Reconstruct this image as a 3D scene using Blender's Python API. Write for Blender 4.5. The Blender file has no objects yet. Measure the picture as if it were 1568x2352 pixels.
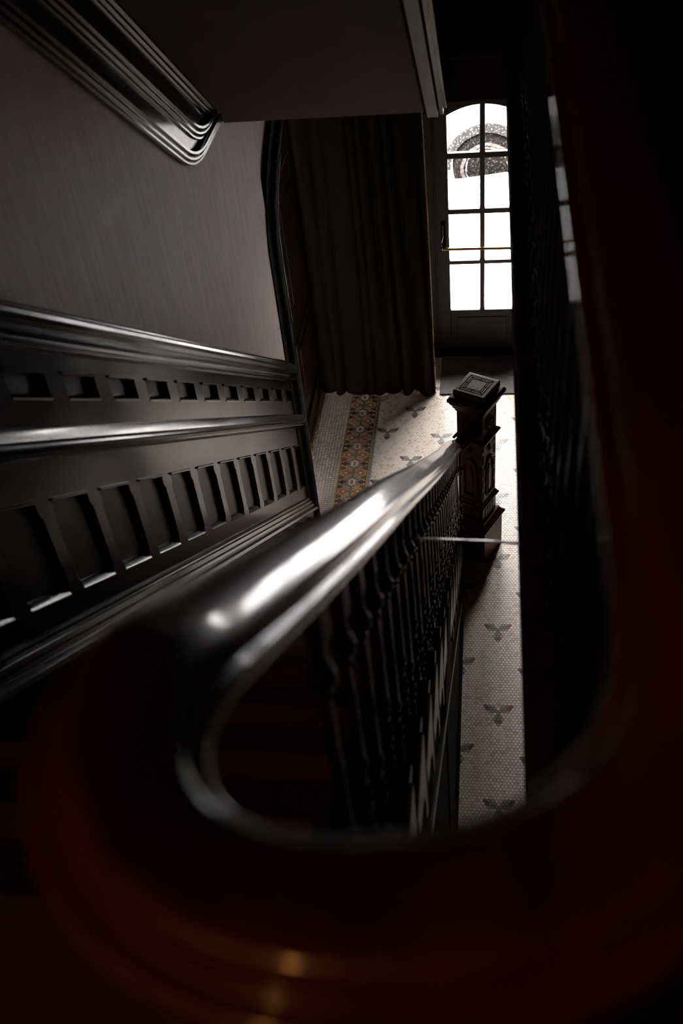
import bpy, bmesh, math, random
from mathutils import Vector, Matrix
random.seed(7)
C = bpy.context.scene.collection
SC = bpy.context.scene
PI = math.pi
sin, cos = math.sin, math.cos

# ------------------------------------------------------------------ camera, world, lights, exposure
CAMZ = 4.45
cd = bpy.data.cameras.new('camera'); cam = bpy.data.objects.new('camera', cd); C.objects.link(cam)
cd.sensor_fit = 'VERTICAL'; cd.sensor_height = 23.6; cd.lens = 23.6 * 2290.0 / 2352.0
cd.clip_start = 0.02; cd.clip_end = 200
R3 = ((0.98948121, -0.00531979, 0.14456359), (0.11015137, 0.67550077, -0.72908531), (-0.09377424, 0.73734009, 0.6689813))
m = Matrix(R3).to_4x4(); m.translation = (0, 0, CAMZ); cam.matrix_world = m
cd.dof.use_dof = True; cd.dof.focus_distance = 5.4; cd.dof.aperture_fstop = 2.0
SC.camera = cam

w = bpy.data.worlds.new('overcast_sky'); SC.world = w; w.use_nodes = True
bg = w.node_tree.nodes['Background']; bg.inputs[0].default_value = (1.0, 0.955, 0.92, 1); bg.inputs[1].default_value = 46.0

def light(name, kind, loc, energy, color=(1, 1, 1), size=None, rot=None, portal=False):
    l = bpy.data.lights.new(name, kind); o = bpy.data.objects.new(name, l); C.objects.link(o)
    o.location = loc; l.color = color; l.energy = energy
    if rot: o.rotation_euler = rot
    if kind == 'AREA':
        l.shape = 'RECTANGLE'; l.size, l.size_y = size
        l.cycles.is_portal = portal
    elif size: l.shadow_soft_size = size
    return o
# portals guide the sampling of the sky through the three glazed openings
for px, pw in ((-0.046, 0.56), (-0.71, 0.56), (0.58, 0.30)):
    light('window_portal', 'AREA', (px, 6.83, 1.16), 1, size=(pw, 1.75), rot=(-PI / 2, 0, 0), portal=True)
light('landing_lamp', 'POINT', (-0.58, -1.08, 4.84), 6.0, (1.0, 0.37, 0.10), 0.05)

vs = SC.view_settings
vs.view_transform = 'Standard'; vs.look = 'None'; vs.gamma = 1.0; vs.exposure = 0.0
try: vs.use_curve_mapping = False
except Exception: pass
SC.cycles.use_denoising = True
SC.cycles.max_bounces = 8; SC.cycles.diffuse_bounces = 5; SC.cycles.glossy_bounces = 4; SC.cycles.transparent_max_bounces = 8
SC.cycles.caustics_reflective = False; SC.cycles.caustics_refractive = False
SC.cycles.sample_clamp_indirect = 6.0

# ------------------------------------------------------------------ materials
def mat(name, col, rough=0.5, col2=None, scale=(6, 6, 6), bump=0.0, bscale=None, coat=0.0, metal=0.0, spec=0.5,
        detail=4.0, distort=0.0, sheen=0.0, rvar=0.0, coatr=0.06, lo=0.35, hi=0.65):
    M = bpy.data.materials.new(name); M.use_nodes = True
    N = M.node_tree.nodes; L = M.node_tree.links; b = N['Principled BSDF']
    b.inputs['Base Color'].default_value = (*col, 1); b.inputs['Roughness'].default_value = rough
    b.inputs['Metallic'].default_value = metal; b.inputs['Specular IOR Level'].default_value = spec
    b.inputs['Coat Weight'].default_value = coat; b.inputs['Coat Roughness'].default_value = coatr
    b.inputs['Sheen Weight'].default_value = sheen
    tc = N.new('ShaderNodeTexCoord'); mp = N.new('ShaderNodeMapping'); mp.inputs['Scale'].default_value = scale
    L.new(tc.outputs['Object'], mp.inputs['Vector'])
    nz = N.new('ShaderNodeTexNoise'); nz.inputs['Scale'].default_value = 1.0; nz.inputs['Detail'].default_value = detail
    nz.inputs['Distortion'].default_value = distort
    L.new(mp.outputs['Vector'], nz.inputs['Vector'])
    if col2:
        rp = N.new('ShaderNodeValToRGB'); rp.color_ramp.elements[0].position = lo; rp.color_ramp.elements[1].position = hi
        rp.color_ramp.elements[0].color = (*col, 1); rp.color_ramp.elements[1].color = (*col2, 1)
        L.new(nz.outputs['Fac'], rp.inputs['Fac']); L.new(rp.outputs['Color'], b.inputs['Base Color'])
    if rvar:
        n3 = N.new('ShaderNodeTexNoise'); n3.inputs['Scale'].default_value = 3.0; n3.inputs['Detail'].default_value = 5
        L.new(tc.outputs['Object'], n3.inputs['Vector'])
        mr = N.new('ShaderNodeMapRange'); mr.inputs['From Min'].default_value = 0.3; mr.inputs['From Max'].default_value = 0.7
        mr.inputs['To Min'].default_value = max(0.02, rough - rvar); mr.inputs['To Max'].default_value = rough + rvar
        L.new(n3.outputs['Fac'], mr.inputs['Value']); L.new(mr.outputs['Result'], b.inputs['Roughness'])
    if bump:
        bp = N.new('ShaderNodeBump'); bp.inputs['Strength'].default_value = bump; bp.inputs['Distance'].default_value = 0.004
        src = nz
        if bscale:
            m2 = N.new('ShaderNodeMapping'); m2.inputs['Scale'].default_value = bscale; L.new(tc.outputs['Object'], m2.inputs['Vector'])
            src = N.new('ShaderNodeTexNoise'); src.inputs['Scale'].default_value = 1.0; src.inputs['Detail'].default_value = 5
            L.new(m2.outputs['Vector'], src.inputs['Vector'])
        L.new(src.outputs['Fac'], bp.inputs['Height']); L.new(bp.outputs['Normal'], b.inputs['Normal'])
    return M

WOOD = mat('dark_stained_oak', (0.012, 0.0092, 0.0074), 0.17, (0.020, 0.0155, 0.012), (30, 3, 3), 0.03, (60, 6, 6), rvar=0.03, spec=0.12)
WOODP = mat('dark_oak_panel', (0.010, 0.0078, 0.0062), 0.30, (0.018, 0.0138, 0.0108), (30, 30, 2.5), 0.03, (60, 60, 5), rvar=0.03, spec=0.06)  # oak darkened and dulled to imitate shade inside the recesses
WOODM = mat('dark_oak_moulding', (0.012, 0.0092, 0.0074), 0.16, (0.020, 0.0155, 0.012), (30, 3, 3), 0.02, (60, 6, 6), rvar=0.03, spec=0.45)
WOODV = mat('dark_stained_oak_upright', (0.012, 0.0092, 0.0074), 0.17, (0.021, 0.016, 0.0125), (30, 30, 2.5), 0.03, (60, 60, 5), rvar=0.03, spec=0.12)
BLACKWOOD = mat('ebonised_wood', (0.003, 0.0026, 0.0023), 0.8, (0.005, 0.0044, 0.004), (20, 20, 3), 0.04, spec=0.04)
GLOSSBLACK = mat('polished_ebonised_bead', (0.005, 0.004, 0.004), 0.15, spec=0.6)
REDWOOD = mat('reddish_door_wood', (0.030, 0.014, 0.010), 0.35, (0.055, 0.026, 0.018), (25, 25, 2), 0.1)
RAIL = mat('polished_mahogany', (0.105, 0.024, 0.014), 0.30, (0.165, 0.042, 0.024), (26, 3, 10), coat=1.0, coatr=0.06, rvar=0.05)
BALW = mat('turned_mahogany', (0.012, 0.0055, 0.0038), 0.20, (0.024, 0.009, 0.0050), (40, 40, 6), 0.02, spec=0.09)
NEWW = mat('carved_newel_oak', (0.032, 0.014, 0.0105), 0.36, (0.060, 0.027, 0.020), (40, 40, 5), 0.10, spec=0.15)
INLAY = mat('black_inlay', (0.004, 0.003, 0.002), 1.0, spec=0.0)
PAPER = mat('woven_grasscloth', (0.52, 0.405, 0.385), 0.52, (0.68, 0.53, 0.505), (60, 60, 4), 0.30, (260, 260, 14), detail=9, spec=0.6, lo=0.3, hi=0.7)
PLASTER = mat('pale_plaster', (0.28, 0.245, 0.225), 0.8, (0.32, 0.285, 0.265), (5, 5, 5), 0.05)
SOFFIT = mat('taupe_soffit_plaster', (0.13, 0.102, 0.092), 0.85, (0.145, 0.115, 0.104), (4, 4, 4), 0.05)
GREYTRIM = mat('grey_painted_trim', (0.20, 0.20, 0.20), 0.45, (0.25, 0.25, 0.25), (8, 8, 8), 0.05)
CARPET = mat('maroon_carpet', (0.17, 0.082, 0.080), 0.95, (0.23, 0.112, 0.108), (300, 300, 300), 0.5, sheen=0.8)
CURT = mat('brown_velvet', (0.011, 0.0075, 0.0045), 0.95, (0.018, 0.0125, 0.0075), (60, 60, 6), 0.2, spec=0.1)
EDGELIT = mat('backlit_edge', (0.42, 0.32, 0.20), 0.6)  # pale gold paints the backlight along the curtain's edge
DARKWALL = mat('dark_brown_wall', (0.055, 0.038, 0.028), 0.7, (0.07, 0.05, 0.036), (5, 5, 5))
DOORP = mat('charcoal_door_paint', (0.009, 0.009, 0.0095), 0.5, (0.013, 0.013, 0.0135), (10, 10, 4), 0.05)
BRASS = mat('worn_brass', (0.62, 0.38, 0.14), 0.25, metal=1.0)
CHROME = mat('steel', (0.62, 0.62, 0.63), 0.2, metal=1.0)
WHITEROD = mat('white_enamel', (0.86, 0.87, 0.88), 0.3, coat=0.5)
SNOW = mat('snow', (0.88, 0.90, 0.93), 0.8, (0.95, 0.96, 0.98), (3, 3, 3), 0.4, (9, 9, 9))
ROAD = mat('snowy_pavement', (0.62, 0.60, 0.58), 0.8, (0.90, 0.91, 0.92), (2.5, 2.5, 2.5), 0.2, lo=0.28, hi=0.45)
CARP = mat('white_car_paint', (0.72, 0.72, 0.71), 0.3, coat=0.6)
FLARE = mat('grey_plastic', (0.013, 0.013, 0.013), 0.8, (0.20, 0.20, 0.20), (70, 70, 70), detail=6, lo=0.56, hi=0.70, spec=0.1)
TYRE = mat('snowy_rubber', (0.0022, 0.0020, 0.0019), 0.9, (0.06, 0.052, 0.046), (75, 75, 75), 0.4, detail=7, lo=0.54, hi=0.72, spec=0.08)
RIM = mat('snow_caked_alloy', (0.006, 0.006, 0.006), 0.5, (0.30, 0.30, 0.30), (22, 22, 22), detail=6, lo=0.49, hi=0.55, spec=0.15)
RIME = mat('pinkish_rime', (0.030, 0.025, 0.022), 0.9, (0.09, 0.08, 0.075), (40, 40, 40), detail=5, spec=0.1)
CGLASS = mat('car_glass', (0.02, 0.025, 0.03), 0.1)
FLOOR2 = mat('dark_floor_boards', (0.05, 0.03, 0.02), 0.5, (0.07, 0.042, 0.028), (3, 30, 3), 0.05)
GROUT = mat('dark_grout', (0.050, 0.036, 0.029), 0.9)

def tile_mat():
    M = bpy.data.materials.new('unglazed_mosaic'); M.use_nodes = True
    N = M.node_tree.nodes; L = M.node_tree.links; b = N['Principled BSDF']
    a = N.new('ShaderNodeVertexColor'); a.layer_name = 'Col'
    L.new(a.outputs['Color'], b.inputs['Base Color']); b.inputs['Roughness'].default_value = 0.42
    return M
TILE = tile_mat()

def glass_mat():
    M = bpy.data.materials.new('clear_pane'); M.use_nodes = True
    N = M.node_tree.nodes; L = M.node_tree.links
    for n in list(N): N.remove(n)
    o = N.new('ShaderNodeOutputMaterial'); t = N.new('ShaderNodeBsdfTransparent'); g = N.new('ShaderNodeBsdfGlossy')
    g.inputs['Roughness'].default_value = 0.02; mx = N.new('ShaderNodeMixShader'); fr = N.new('ShaderNodeFresnel'); fr.inputs[0].default_value = 1.3
    L.new(fr.outputs[0], mx.inputs[0]); L.new(t.outputs[0], mx.inputs[1]); L.new(g.outputs[0], mx.inputs[2]); L.new(mx.outputs[0], o.inputs[0])
    return M
GLASS = glass_mat()

def mat_mat():                                                     # the door mat: zigzag ribs
    M = bpy.data.materials.new('ribbed_mat'); M.use_nodes = True
    N = M.node_tree.nodes; L = M.node_tree.links; b = N['Principled BSDF']; b.inputs['Roughness'].default_value = 0.85
    tc = N.new('ShaderNodeTexCoord'); sp = N.new('ShaderNodeSeparateXYZ'); L.new(tc.outputs['Object'], sp.inputs[0])
    def mth(op, a, bb=None):
        n = N.new('ShaderNodeMath'); n.operation = op
        for i, v in enumerate((a, bb)):
            if v is None: continue
            if isinstance(v, (int, float)): n.inputs[i].default_value = v
            else: L.new(v, n.inputs[i])
        return n.outputs[0]
    zig = mth('MULTIPLY', mth('PINGPONG', sp.outputs['X'], 0.085), 1.0)
    st = mth('SINE', mth('MULTIPLY', mth('ADD', sp.outputs['Y'], zig), 2 * PI / 0.020))
    fac = mth('MULTIPLY_ADD', st, 0.5); 
    n = fac.node; n.inputs[2].default_value = 0.5
    rp = N.new('ShaderNodeValToRGB'); rp.color_ramp.elements[0].color = (0.040, 0.040, 0.041, 1); rp.color_ramp.elements[1].color = (0.15, 0.147, 0.145, 1)
    L.new(fac, rp.inputs[0])
    nz = N.new('ShaderNodeTexNoise'); nz.inputs['Scale'].default_value = 5.0; nz.inputs['Detail'].default_value = 8
    L.new(tc.outputs['Object'], nz.inputs['Vector'])
    r2 = N.new('ShaderNodeValToRGB'); r2.color_ramp.elements[0].position = 0.58; r2.color_ramp.elements[1].position = 0.78
    r2.color_ramp.elements[0].color = (0, 0, 0, 1); r2.color_ramp.elements[1].color = (0.6, 0.6, 0.6, 1)
    L.new(nz.outputs['Fac'], r2.inputs[0])
    mx = N.new('ShaderNodeMix'); mx.data_type = 'RGBA'; mx.inputs[7].default_value = (0.26, 0.22, 0.18, 1)
    L.new(r2.outputs[0], mx.inputs[0]); L.new(rp.outputs[0], mx.inputs[6]); L.new(mx.outputs[2], b.inputs['Base Color'])
    bp = N.new('ShaderNodeBump'); bp.inputs['Strength'].default_value = 0.6; bp.inputs['Distance'].default_value = 0.004
    L.new(fac, bp.inputs['Height']); L.new(bp.outputs[0], b.inputs['Normal'])
    return M
MATM = mat_mat()

# ------------------------------------------------------------------ helpers
class MB:
    def __init__(s): s.v = []; s.f = []; s.c = []
    def add(s, vs, fs, col=None):
        n = len(s.v); s.v += [tuple(q) for q in vs]; s.f += [tuple(i + n for i in f) for f in fs]
        if col is not None: s.c += [col] * len(vs)
    def box(s, x0, x1, y0, y1, z0, z1, b=0.0):
        if b <= 0:
            s.add([(x0, y0, z0), (x1, y0, z0), (x1, y1, z0), (x0, y1, z0), (x0, y0, z1), (x1, y0, z1), (x1, y1, z1), (x0, y1, z1)],
                  [(3, 2, 1, 0), (4, 5, 6, 7), (0, 1, 5, 4), (1, 2, 6, 5), (2, 3, 7, 6), (3, 0, 4, 7)])
        else:                                                       # bevelled box
            bm = bmesh.new(); bmesh.ops.create_cube(bm, size=1)
            for v in bm.verts: v.co = ((x0 + x1) / 2 + v.co.x * (x1 - x0), (y0 + y1) / 2 + v.co.y * (y1 - y0), (z0 + z1) / 2 + v.co.z * (z1 - z0))
            bmesh.ops.bevel(bm, geom=bm.edges[:], offset=b, segments=1, affect='EDGES', profile=0.5)
            bm.verts.index_update(); s.add([v.co[:] for v in bm.verts], [[v.index for v in f.verts] for f in bm.faces]); bm.free()
    def loft(s, rings, close=True, caps=True):
        n = len(rings[0]); vs = [p for r in rings for p in r]; fs = []
        for i in range(len(rings) - 1):
            for j in range(n if close else n - 1):
                k = (j + 1) % n; fs.append((i * n + j, i * n + k, (i + 1) * n + k, (i + 1) * n + j))
        if caps and close:
            fs.append(tuple(range(n - 1, -1, -1))); fs.append(tuple((len(rings) - 1) * n + j for j in range(n)))
        s.add(vs, fs)
    def tube(s, path, r, n=8):
        rings = []
        P = [Vector(p) for p in path]
        for i, p in enumerate(P):
            t = (P[min(i + 1, len(P) - 1)] - P[max(i - 1, 0)]).normalized()
            a = t.cross(Vector((0, 0, 1)));
            if a.length < 1e-3: a = Vector((1, 0, 0))
            a.normalize(); b = t.cross(a); rr = r[i] if isinstance(r, (list, tuple)) else r
            rings.append([p + a * rr * cos(2 * PI * k / n) + b * rr * sin(2 * PI * k / n) for k in range(n)])
        s.loft(rings)
    def lathe(s, prof, c=(0, 0, 0), n=12):                         # prof: (r, z)
        s.loft([[(c[0] + r * cos(2 * PI * k / n), c[1] + r * sin(2 * PI * k / n), c[2] + z) for k in range(n)] for r, z in prof])
    def build(s, name, M, parent=None, smooth=False, link=True, ang=35):
        me = bpy.data.meshes.new(name); me.from_pydata(s.v, [], s.f); me.update()
        bm = bmesh.new(); bm.from_mesh(me); bmesh.ops.recalc_face_normals(bm, faces=bm.faces); bm.to_mesh(me); bm.free()
        if s.c:
            ca = me.color_attributes.new('Col', 'FLOAT_COLOR', 'POINT')
            ca.data.foreach_set('color', [x for c in s.c for x in (*c, 1.0)])
        me.materials.append(M)
        if smooth:
            me.polygons.foreach_set('use_smooth', [True] * len(me.polygons))
            me.set_sharp_from_angle(angle=math.radians(ang))
        o = bpy.data.objects.new(name, me)
        if link: C.objects.link(o)
        if parent: o.parent = parent
        return o

def tag(o, label, cat=None, group=None, kind=None):
    o['label'] = label
    if cat: o['category'] = cat
    if group: o['group'] = group
    if kind: o['kind'] = kind
    return o
def empty(name, loc=(0, 0, 0), rz=0):
    o = bpy.data.objects.new(name, None); C.objects.link(o); o.location = loc; o.rotation_euler = (0, 0, rz); o.empty_display_size = 0.1
    return o
def dup(o, parent, loc=None):
    c = o.copy(); C.objects.link(c); c.parent = parent
    if loc is not None: c.location = loc
    return c
def struct(mb, name, M, label, parent=None, smooth=False):
    o = mb.build(name, M, parent, smooth); tag(o, label, 'structure' if not parent else None, None, 'structure'); return o

S = 0.737                                                           # slope of the stairs
WX = -1.10                                                          # face of the left wall
# ------------------------------------------------------------------ large structure
YF = 6.70                                                           # inner face of the front wall
g = MB(); g.box(-1.45, 3.0, -2.6, YF + 0.12, -0.15, -0.004); floor = struct(g, 'floor', GROUT, 'hall floor of small mosaic tiles with a patterned border')

# left wall: papered panel with an arched opening beyond the stairs
A_Y0, A_YC, A_Z0, A_B = 4.632, 5.50, 2.03, 0.50                      # arch: first jamb, centre, springing, rise
A_A = A_YC - A_Y0
def arch_pt(t, off=0.0):                                            # t 0..1 from near springing over the apex to the far one
    a = PI - PI * t
    return (A_YC + (A_A + off) * cos(a), A_Z0 + (A_B + off) * sin(a))
g = MB()
g.box(WX - 0.14, WX - 0.038, -2.6, A_Y0 - 0.03, -0.1, 5.9)
g.add([(x, y, z) for x in (WX - 0.05, WX - 0.022) for y, z in ((-2.6, 4.69 - S * -2.6), (A_Y0 - 0.03, 4.69 - S * (A_Y0 - 0.03)), (A_Y0 - 0.03, 5.9), (-2.6, 5.9))],
      [(0, 1, 2, 3), (7, 6, 5, 4), (0, 4, 5, 1), (1, 5, 6, 2), (2, 6, 7, 3), (3, 7, 4, 0)])
g.box(WX - 0.14, WX - 0.022, A_Y0 - 0.03, 6.9, 2.70, 5.9)
n = 28
for i in range(n):                                                  # spandrel over the arch
    (ya, za), (yb, zb) = arch_pt(i / n, 0.03), arch_pt((i + 1) / n, 0.03)
    g.add([(x, y, z) for x in (WX - 0.14, WX - 0.022) for y, z in ((ya, za), (yb, zb), (yb, 2.70), (ya, 2.70))],
          [(0, 1, 2, 3), (7, 6, 5, 4), (0, 4, 5, 1), (1, 5, 6, 2), (2, 6, 7, 3), (3, 7, 4, 0)])
wall_left = struct(g, 'wall_left', PAPER, 'left stair wall in mauve grey woven paper above dark panelling')
# a second, slightly lapped length of paper: its near edge makes the upright seam
g = MB()
ys, ye = 3.53, A_Y0 - 0.035
rr = []
for i in range(13):
    t = i / 12; y = ys + (ye - ys) * t; x = WX - 0.0222 + 0.020 * (1 - (1 - t) ** 3)
    rr.append([(x, y, 4.70 - S * y), (x, y, 3.1), (WX - 0.03, y, 3.1), (WX - 0.03, y, 4.70 - S * y)])
g.loft(rr)
g.build('paper_length', PAPER, wall_left, smooth=True, ang=20)

# front wall with three glazed openings
g = MB(); FX0, FX1 = -1.45, 3.0
openings = [(-1.045, -0.385), (-0.375, 0.285), (0.40, 0.76)]
g.box(FX0, FX1, YF, YF + 0.2, 2.06, 5.9); g.box(FX0, FX1, YF, YF + 0.2, -0.2, -0.004)
xs = [FX0] + [v for o in openings for v in o] + [FX1]
for i in range(0, len(xs), 2): g.box(xs[i], xs[i + 1], YF, YF + 0.2, -0.004, 2.06)
wall_front = struct(g, 'wall_front', DOORP, 'dark front wall holding the glazed entrance doors')
g = MB(); g.box(3.0, 3.15, -2.6, 6.9, -0.1, 2.95); struct(g, 'wall_right', DARKWALL, 'dark brown wall of the hall right of the stairs')
g = MB(); g.box(-1.4, 3.15, -2.75, -2.6, -0.1, 5.9); struct(g, 'wall_back', DARKWALL, 'dark brown back wall behind the landing')
g = MB(); g.box(1.75, 1.9, -2.6, 6.9, 3.13, 5.9); struct(g, 'wall_landing', DARKWALL, 'dark brown wall along the upper landing')
g = MB(); g.box(-1.4, 3.15, -2.75, 6.96, 5.8, 5.95); struct(g, 'ceiling_upper', SOFFIT, 'plain ceiling high above the landing')
# upper floor slab round the stairwell
ZC, ZL = 2.93, 3.128                                                # hall ceiling, landing level
YE = 4.12                                                           # far end of the stairwell
g = MB(); g.box(0.078, 3.0, -2.6, YE, ZC, ZL - 0.03); g.box(-1.1, 3.0, YE, 6.76, ZC, ZL - 0.03); g.box(-1.1, 0.078, -2.6, 0.25, ZC, ZL - 0.03); g.box(-1.1, -0.145, 0.25, 0.58, ZC, ZL - 0.03)
ceiling = struct(g, 'ceiling', DARKWALL, 'hall ceiling and landing slab around the stairwell')
g = MB(); g.box(0.062, 1.75, 0.22, YE, ZL - 0.03, ZL, 0.006); g.box(-1.1, 1.75, YE - 0.016, 6.76, ZL - 0.03, ZL, 0.006); g.box(-1.1, 1.75, -2.6, 0.22, ZL - 0.03, ZL, 0.006); g.box(-1.1, -0.145, 0.22, 0.62, ZL - 0.03, ZL, 0.006)
landing = struct(g, 'floor_landing', FLOOR2, 'dark boarded landing floor beside the stairwell')
g = MB()
g.box(0.072, 0.078, 0.25, YE, ZC - 0.012, ZL - 0.03); g.box(0.066, 0.078, 0.25, YE, ZC - 0.012, ZC + 0.03, 0.004); g.box(0.068, 0.078, 0.25, YE, ZL - 0.055, ZL - 0.03, 0.004)
struct(g, 'trim_1', BLACKWOOD, 'black moulded fascia along the edge of the landing')

# ------------------------------------------------------------------ wainscot on the left wall (children of wall_left)
Y0W, Y1W = -0.05, 4.60
def sloped(prof, name, M, y0=Y0W, y1=Y1W, parent=wall_left, x=WX):  # prof: (v, out), closed against the wall
    mb = MB()
    for a, b in zip(*[iter([y0, y1])] * 2):
        mb.loft([[(x + o, y, v - S * y) for v, o in prof] for y in (a, b)])
    return mb.build(name, M, parent, smooth=True, ang=25)
def bead(v0, v1, o, n=5):                                           # half round between v0 (top) and v1
    return [(v0 + (v1 - v0) * (1 - cos(PI * i / n)) / 2, o * 1.0 * sin(PI * i / n)) for i in range(n + 1)]
bk = -0.034
# dado cap
sloped([(4.757, bk), (4.757, 0.012), (4.750, 0.018), (4.744, 0.018), (4.742, 0.024), (4.734, 0.031), (4.722, 0.033), (4.718, 0.040), (4.704, 0.047), (4.688, 0.045), (4.682, 0.036),
        (4.676, 0.030), (4.668, 0.018), (4.655, 0.010), (4.648, 0.008), (4.646, 0.018), (4.640, 0.024), (4.632, 0.024), (4.625, 0.016), (4.622, 0.004), (4.622, bk)], 'cap_moulding', WOODM)
# middle rail moulding
sloped([(4.395, bk), (4.395, 0.012), (4.391, 0.030), (4.385, 0.034), (4.362, 0.044), (4.357, 0.046), (4.354, 0.040), (4.351, 0.036), (4.346, 0.041), (4.338, 0.043), (4.331, 0.038), (4.329, 0.031), (4.325, 0.028),
        (4.320, 0.032), (4.312, 0.030), (4.307, 0.022), (4.305, 0.010), (4.296, 0.004), (4.296, bk)], 'middle_rail', WOODM)
# base moulding over the string
sloped([(3.752, bk), (3.752, 0.006), (3.746, 0.013), (3.738, 0.013), (3.734, 0.008), (3.729, 0.010), (3.724, 0.019), (3.713, 0.021), (3.708, 0.015), (3.703, 0.016), (3.697, 0.024), (3.684, 0.027),
        (3.676, 0.022), (3.673, 0.026), (3.664, 0.036), (3.648, 0.040), (3.640, 0.034), (3.640, bk)], 'base_moulding', WOODM, y1=4.625)
# flat rails between
sloped([(4.622, bk), (4.622, 0), (4.570, 0), (4.570, bk)], 'rail', WOOD)
sloped([(4.480, bk), (4.480, 0), (4.390, 0), (4.390, bk)], 'rail', WOOD)
sloped([(4.300, bk), (4.300, 0), (4.170, 0), (4.170, bk)], 'rail', WOOD)
sloped([(3.836, bk), (3.836, 0), (3.750, 0), (3.750, bk)], 'rail', WOOD)
sloped([(3.645, bk), (3.645, 0.020), (3.34, 0.020), (3.34, bk)], 'string_board', WOOD, y1=4.61)

PD = 0.2603
def panel(v0, v1, w):                                               # recessed panel with rounded ledges; near top corner at the origin
    mb = MB(); x = -0.020
    P = lambda y, v, o: (o, y, v - S * y)
    h = v0 - v1
    b = 0.014 if h < 0.2 else 0.004
    mb.loft([[P(y, v, o) for v, o in ((0, x - 0.004), (0, x), (-h, x), (-h, x - 0.004))] for y in (-0.002, w + 0.002)])
    # top bead and sloping bottom ledge
    nf = len(mb.f)
    n = 5
    mb.loft([[P(y, v, o) for v, o in [(0.001, x)] + [(-0.0060 + 0.0070 * cos(PI * k / n), -0.001 + 0.0085 * sin(PI * k / n)) for k in range(n + 1)] + [(-0.015, x)]] for y in (0, w)])
    hb = 0.023 if h < 0.2 else 0.024
    mb.loft([[P(y, v, o) for v, o in ((-h + hb, x), (-h + hb - 0.002, x + 0.003), (-h + 0.009, x + 0.0185), (-h + 0.002, x + 0.0230), (-h - 0.003, x + 0.0220), (-h - 0.003, x + 0.02), (-h, x))] for y in (0, w)])
    o = mb.build('panel', WOODP, wall_left, smooth=True, ang=30); o.data.materials.append(WOODM)
    for p in o.data.polygons: p.material_index = 1 if p.index >= nf else 0
    return o
def stile(v0, v1, w):                                               # upright with stopped chamfers; near top corner at the origin
    mb = MB(); P = lambda y, t: v0 and 0
    h = v0 - v1; tall = h > 0.2
    lev = [(0, 0), (0.14, 0), (0.18, 1), (0.88, 1), (0.92, 0), (1, 0)] if tall else [(0, 0), (1, 0)]
    rings = []
    for t, c in lev:
        i = 0.010 * c
        r = []
        for y, o in ((0, bk), (0, -0.010 * c), (i, 0), (w - i, 0), (w, -0.010 * c), (w, bk)):
            r.append((o, y, -h * t - S * y))
        rings.append(r)
    mb.loft(rings)
    return mb.build('stile', WOODV, wall_left)
sp = panel(4.570, 4.480, 0.178); tp = panel(4.170, 3.836, 0.188)
ss = stile(4.570, 4.480, PD - 0.178); ts = stile(4.170, 3.836, PD - 0.188)
def put(proto, y, v): proto.location = (WX, y, v - S * y)
ks = list(range(-6, 11))
for idx, k in enumerate(ks):
    ya = 1.7945 + PD * k
    yb = 1.7895 + PD * k - (0.0 if k < 10 else 0.0)
    for proto, y, v in ((sp, ya, 4.570), (ss, ya + 0.178, 4.570), (tp, yb, 4.170), (ts, yb + 0.188, 4.170)):
        if k == 10 and proto in (ss,): continue
        o = proto if idx == 0 else dup(proto, wall_left)
        put(o, y, v)
sc_ = dup(ss, wall_left); put(sc_, 1.7945 + PD * 11 - PD + 0.178, 4.570); sc_.scale = (1, 0.5, 1)

# ------------------------------------------------------------------ arched casing and the doors inside it
g = MB()
cas = [(-0.105, -0.022), (-0.105, 0.004), (-0.085, 0.010), (-0.060, 0.018), (-0.052, 0.028), (-0.028, 0.036), (-0.010, 0.040), (0.004, 0.036), (0.004, -0.16)]
rings = []
pth = [((A_Y0, 0.0), (1, 0)), ((A_Y0, A_Z0 * 0.5), (1, 0))] 
for i in range(41):
    t = i / 40; a = PI - PI * t
    nrm = Vector((-cos(a) / A_A, -sin(a) / A_B)).normalized()
    pth.append((arch_pt(t), (nrm.x, nrm.y)))
pth += [((2 * A_YC - A_Y0, A_Z0 * 0.5), (-1, 0)), ((2 * A_YC - A_Y0, 0.0), (-1, 0))]
for (y, z), (ny, nz) in pth:
    rings.append([(WX + o, y + d * ny, z + d * nz) for d, o in cas])
g.loft(rings)
t2 = struct(g, 'trim_2', BLACKWOOD, 'black moulded arched casing around the doorway in the left wall', smooth=True)
g = MB(); g.loft([[(WX + 0.040 + 0.0028 * sin(2 * PI * k / 8), y + (0.002 + 0.0028 * cos(2 * PI * k / 8)) * ny, z + 0.0028 * cos(2 * PI * k / 8) * nz) for k in range(8)] for (y, z), (ny, nz) in pth]); g.build('bead', GLOSSBLACK, t2, smooth=True, ang=80)
# double doors standing back in the arch
dx = -1.285
d3 = empty('door_3', (dx, A_YC, 0)); tag(d3, 'reddish brown panelled doors under the arch in the left wall', 'door', kind='structure')
g = MB(); g.box(-0.05, -0.004, -0.90, 0.90, 0.0, 2.72); g.build('door_leaf', REDWOOD, d3)
for sgn in (-1, 1):
    for z0, z1 in ((0.22, 0.80), (0.98, 1.9)):
        c = 0.43 * sgn; g = MB()
        g.box(-0.004, 0.004, c - 0.30, c + 0.30, z0, z1, 0.003)
        g.box(0.002, 0.012, c - 0.22, c + 0.22, z0 + 0.08, z1 - 0.08, 0.008); g.build('door_panel', REDWOOD, d3)
    g = MB()
    g.box(-0.004, 0.014, 0.43 * sgn - 0.43, 0.43 * sgn + 0.43, 0.0, 0.16, 0.006); g.build('kick_board', REDWOOD, d3)
g = MB(); g.box(-1.45, -1.335, 4.5, 6.76, -0.1, 2.9); struct(g, 'wall_recess', DARKWALL, 'dark back of the arched recess in the left wall')

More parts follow.
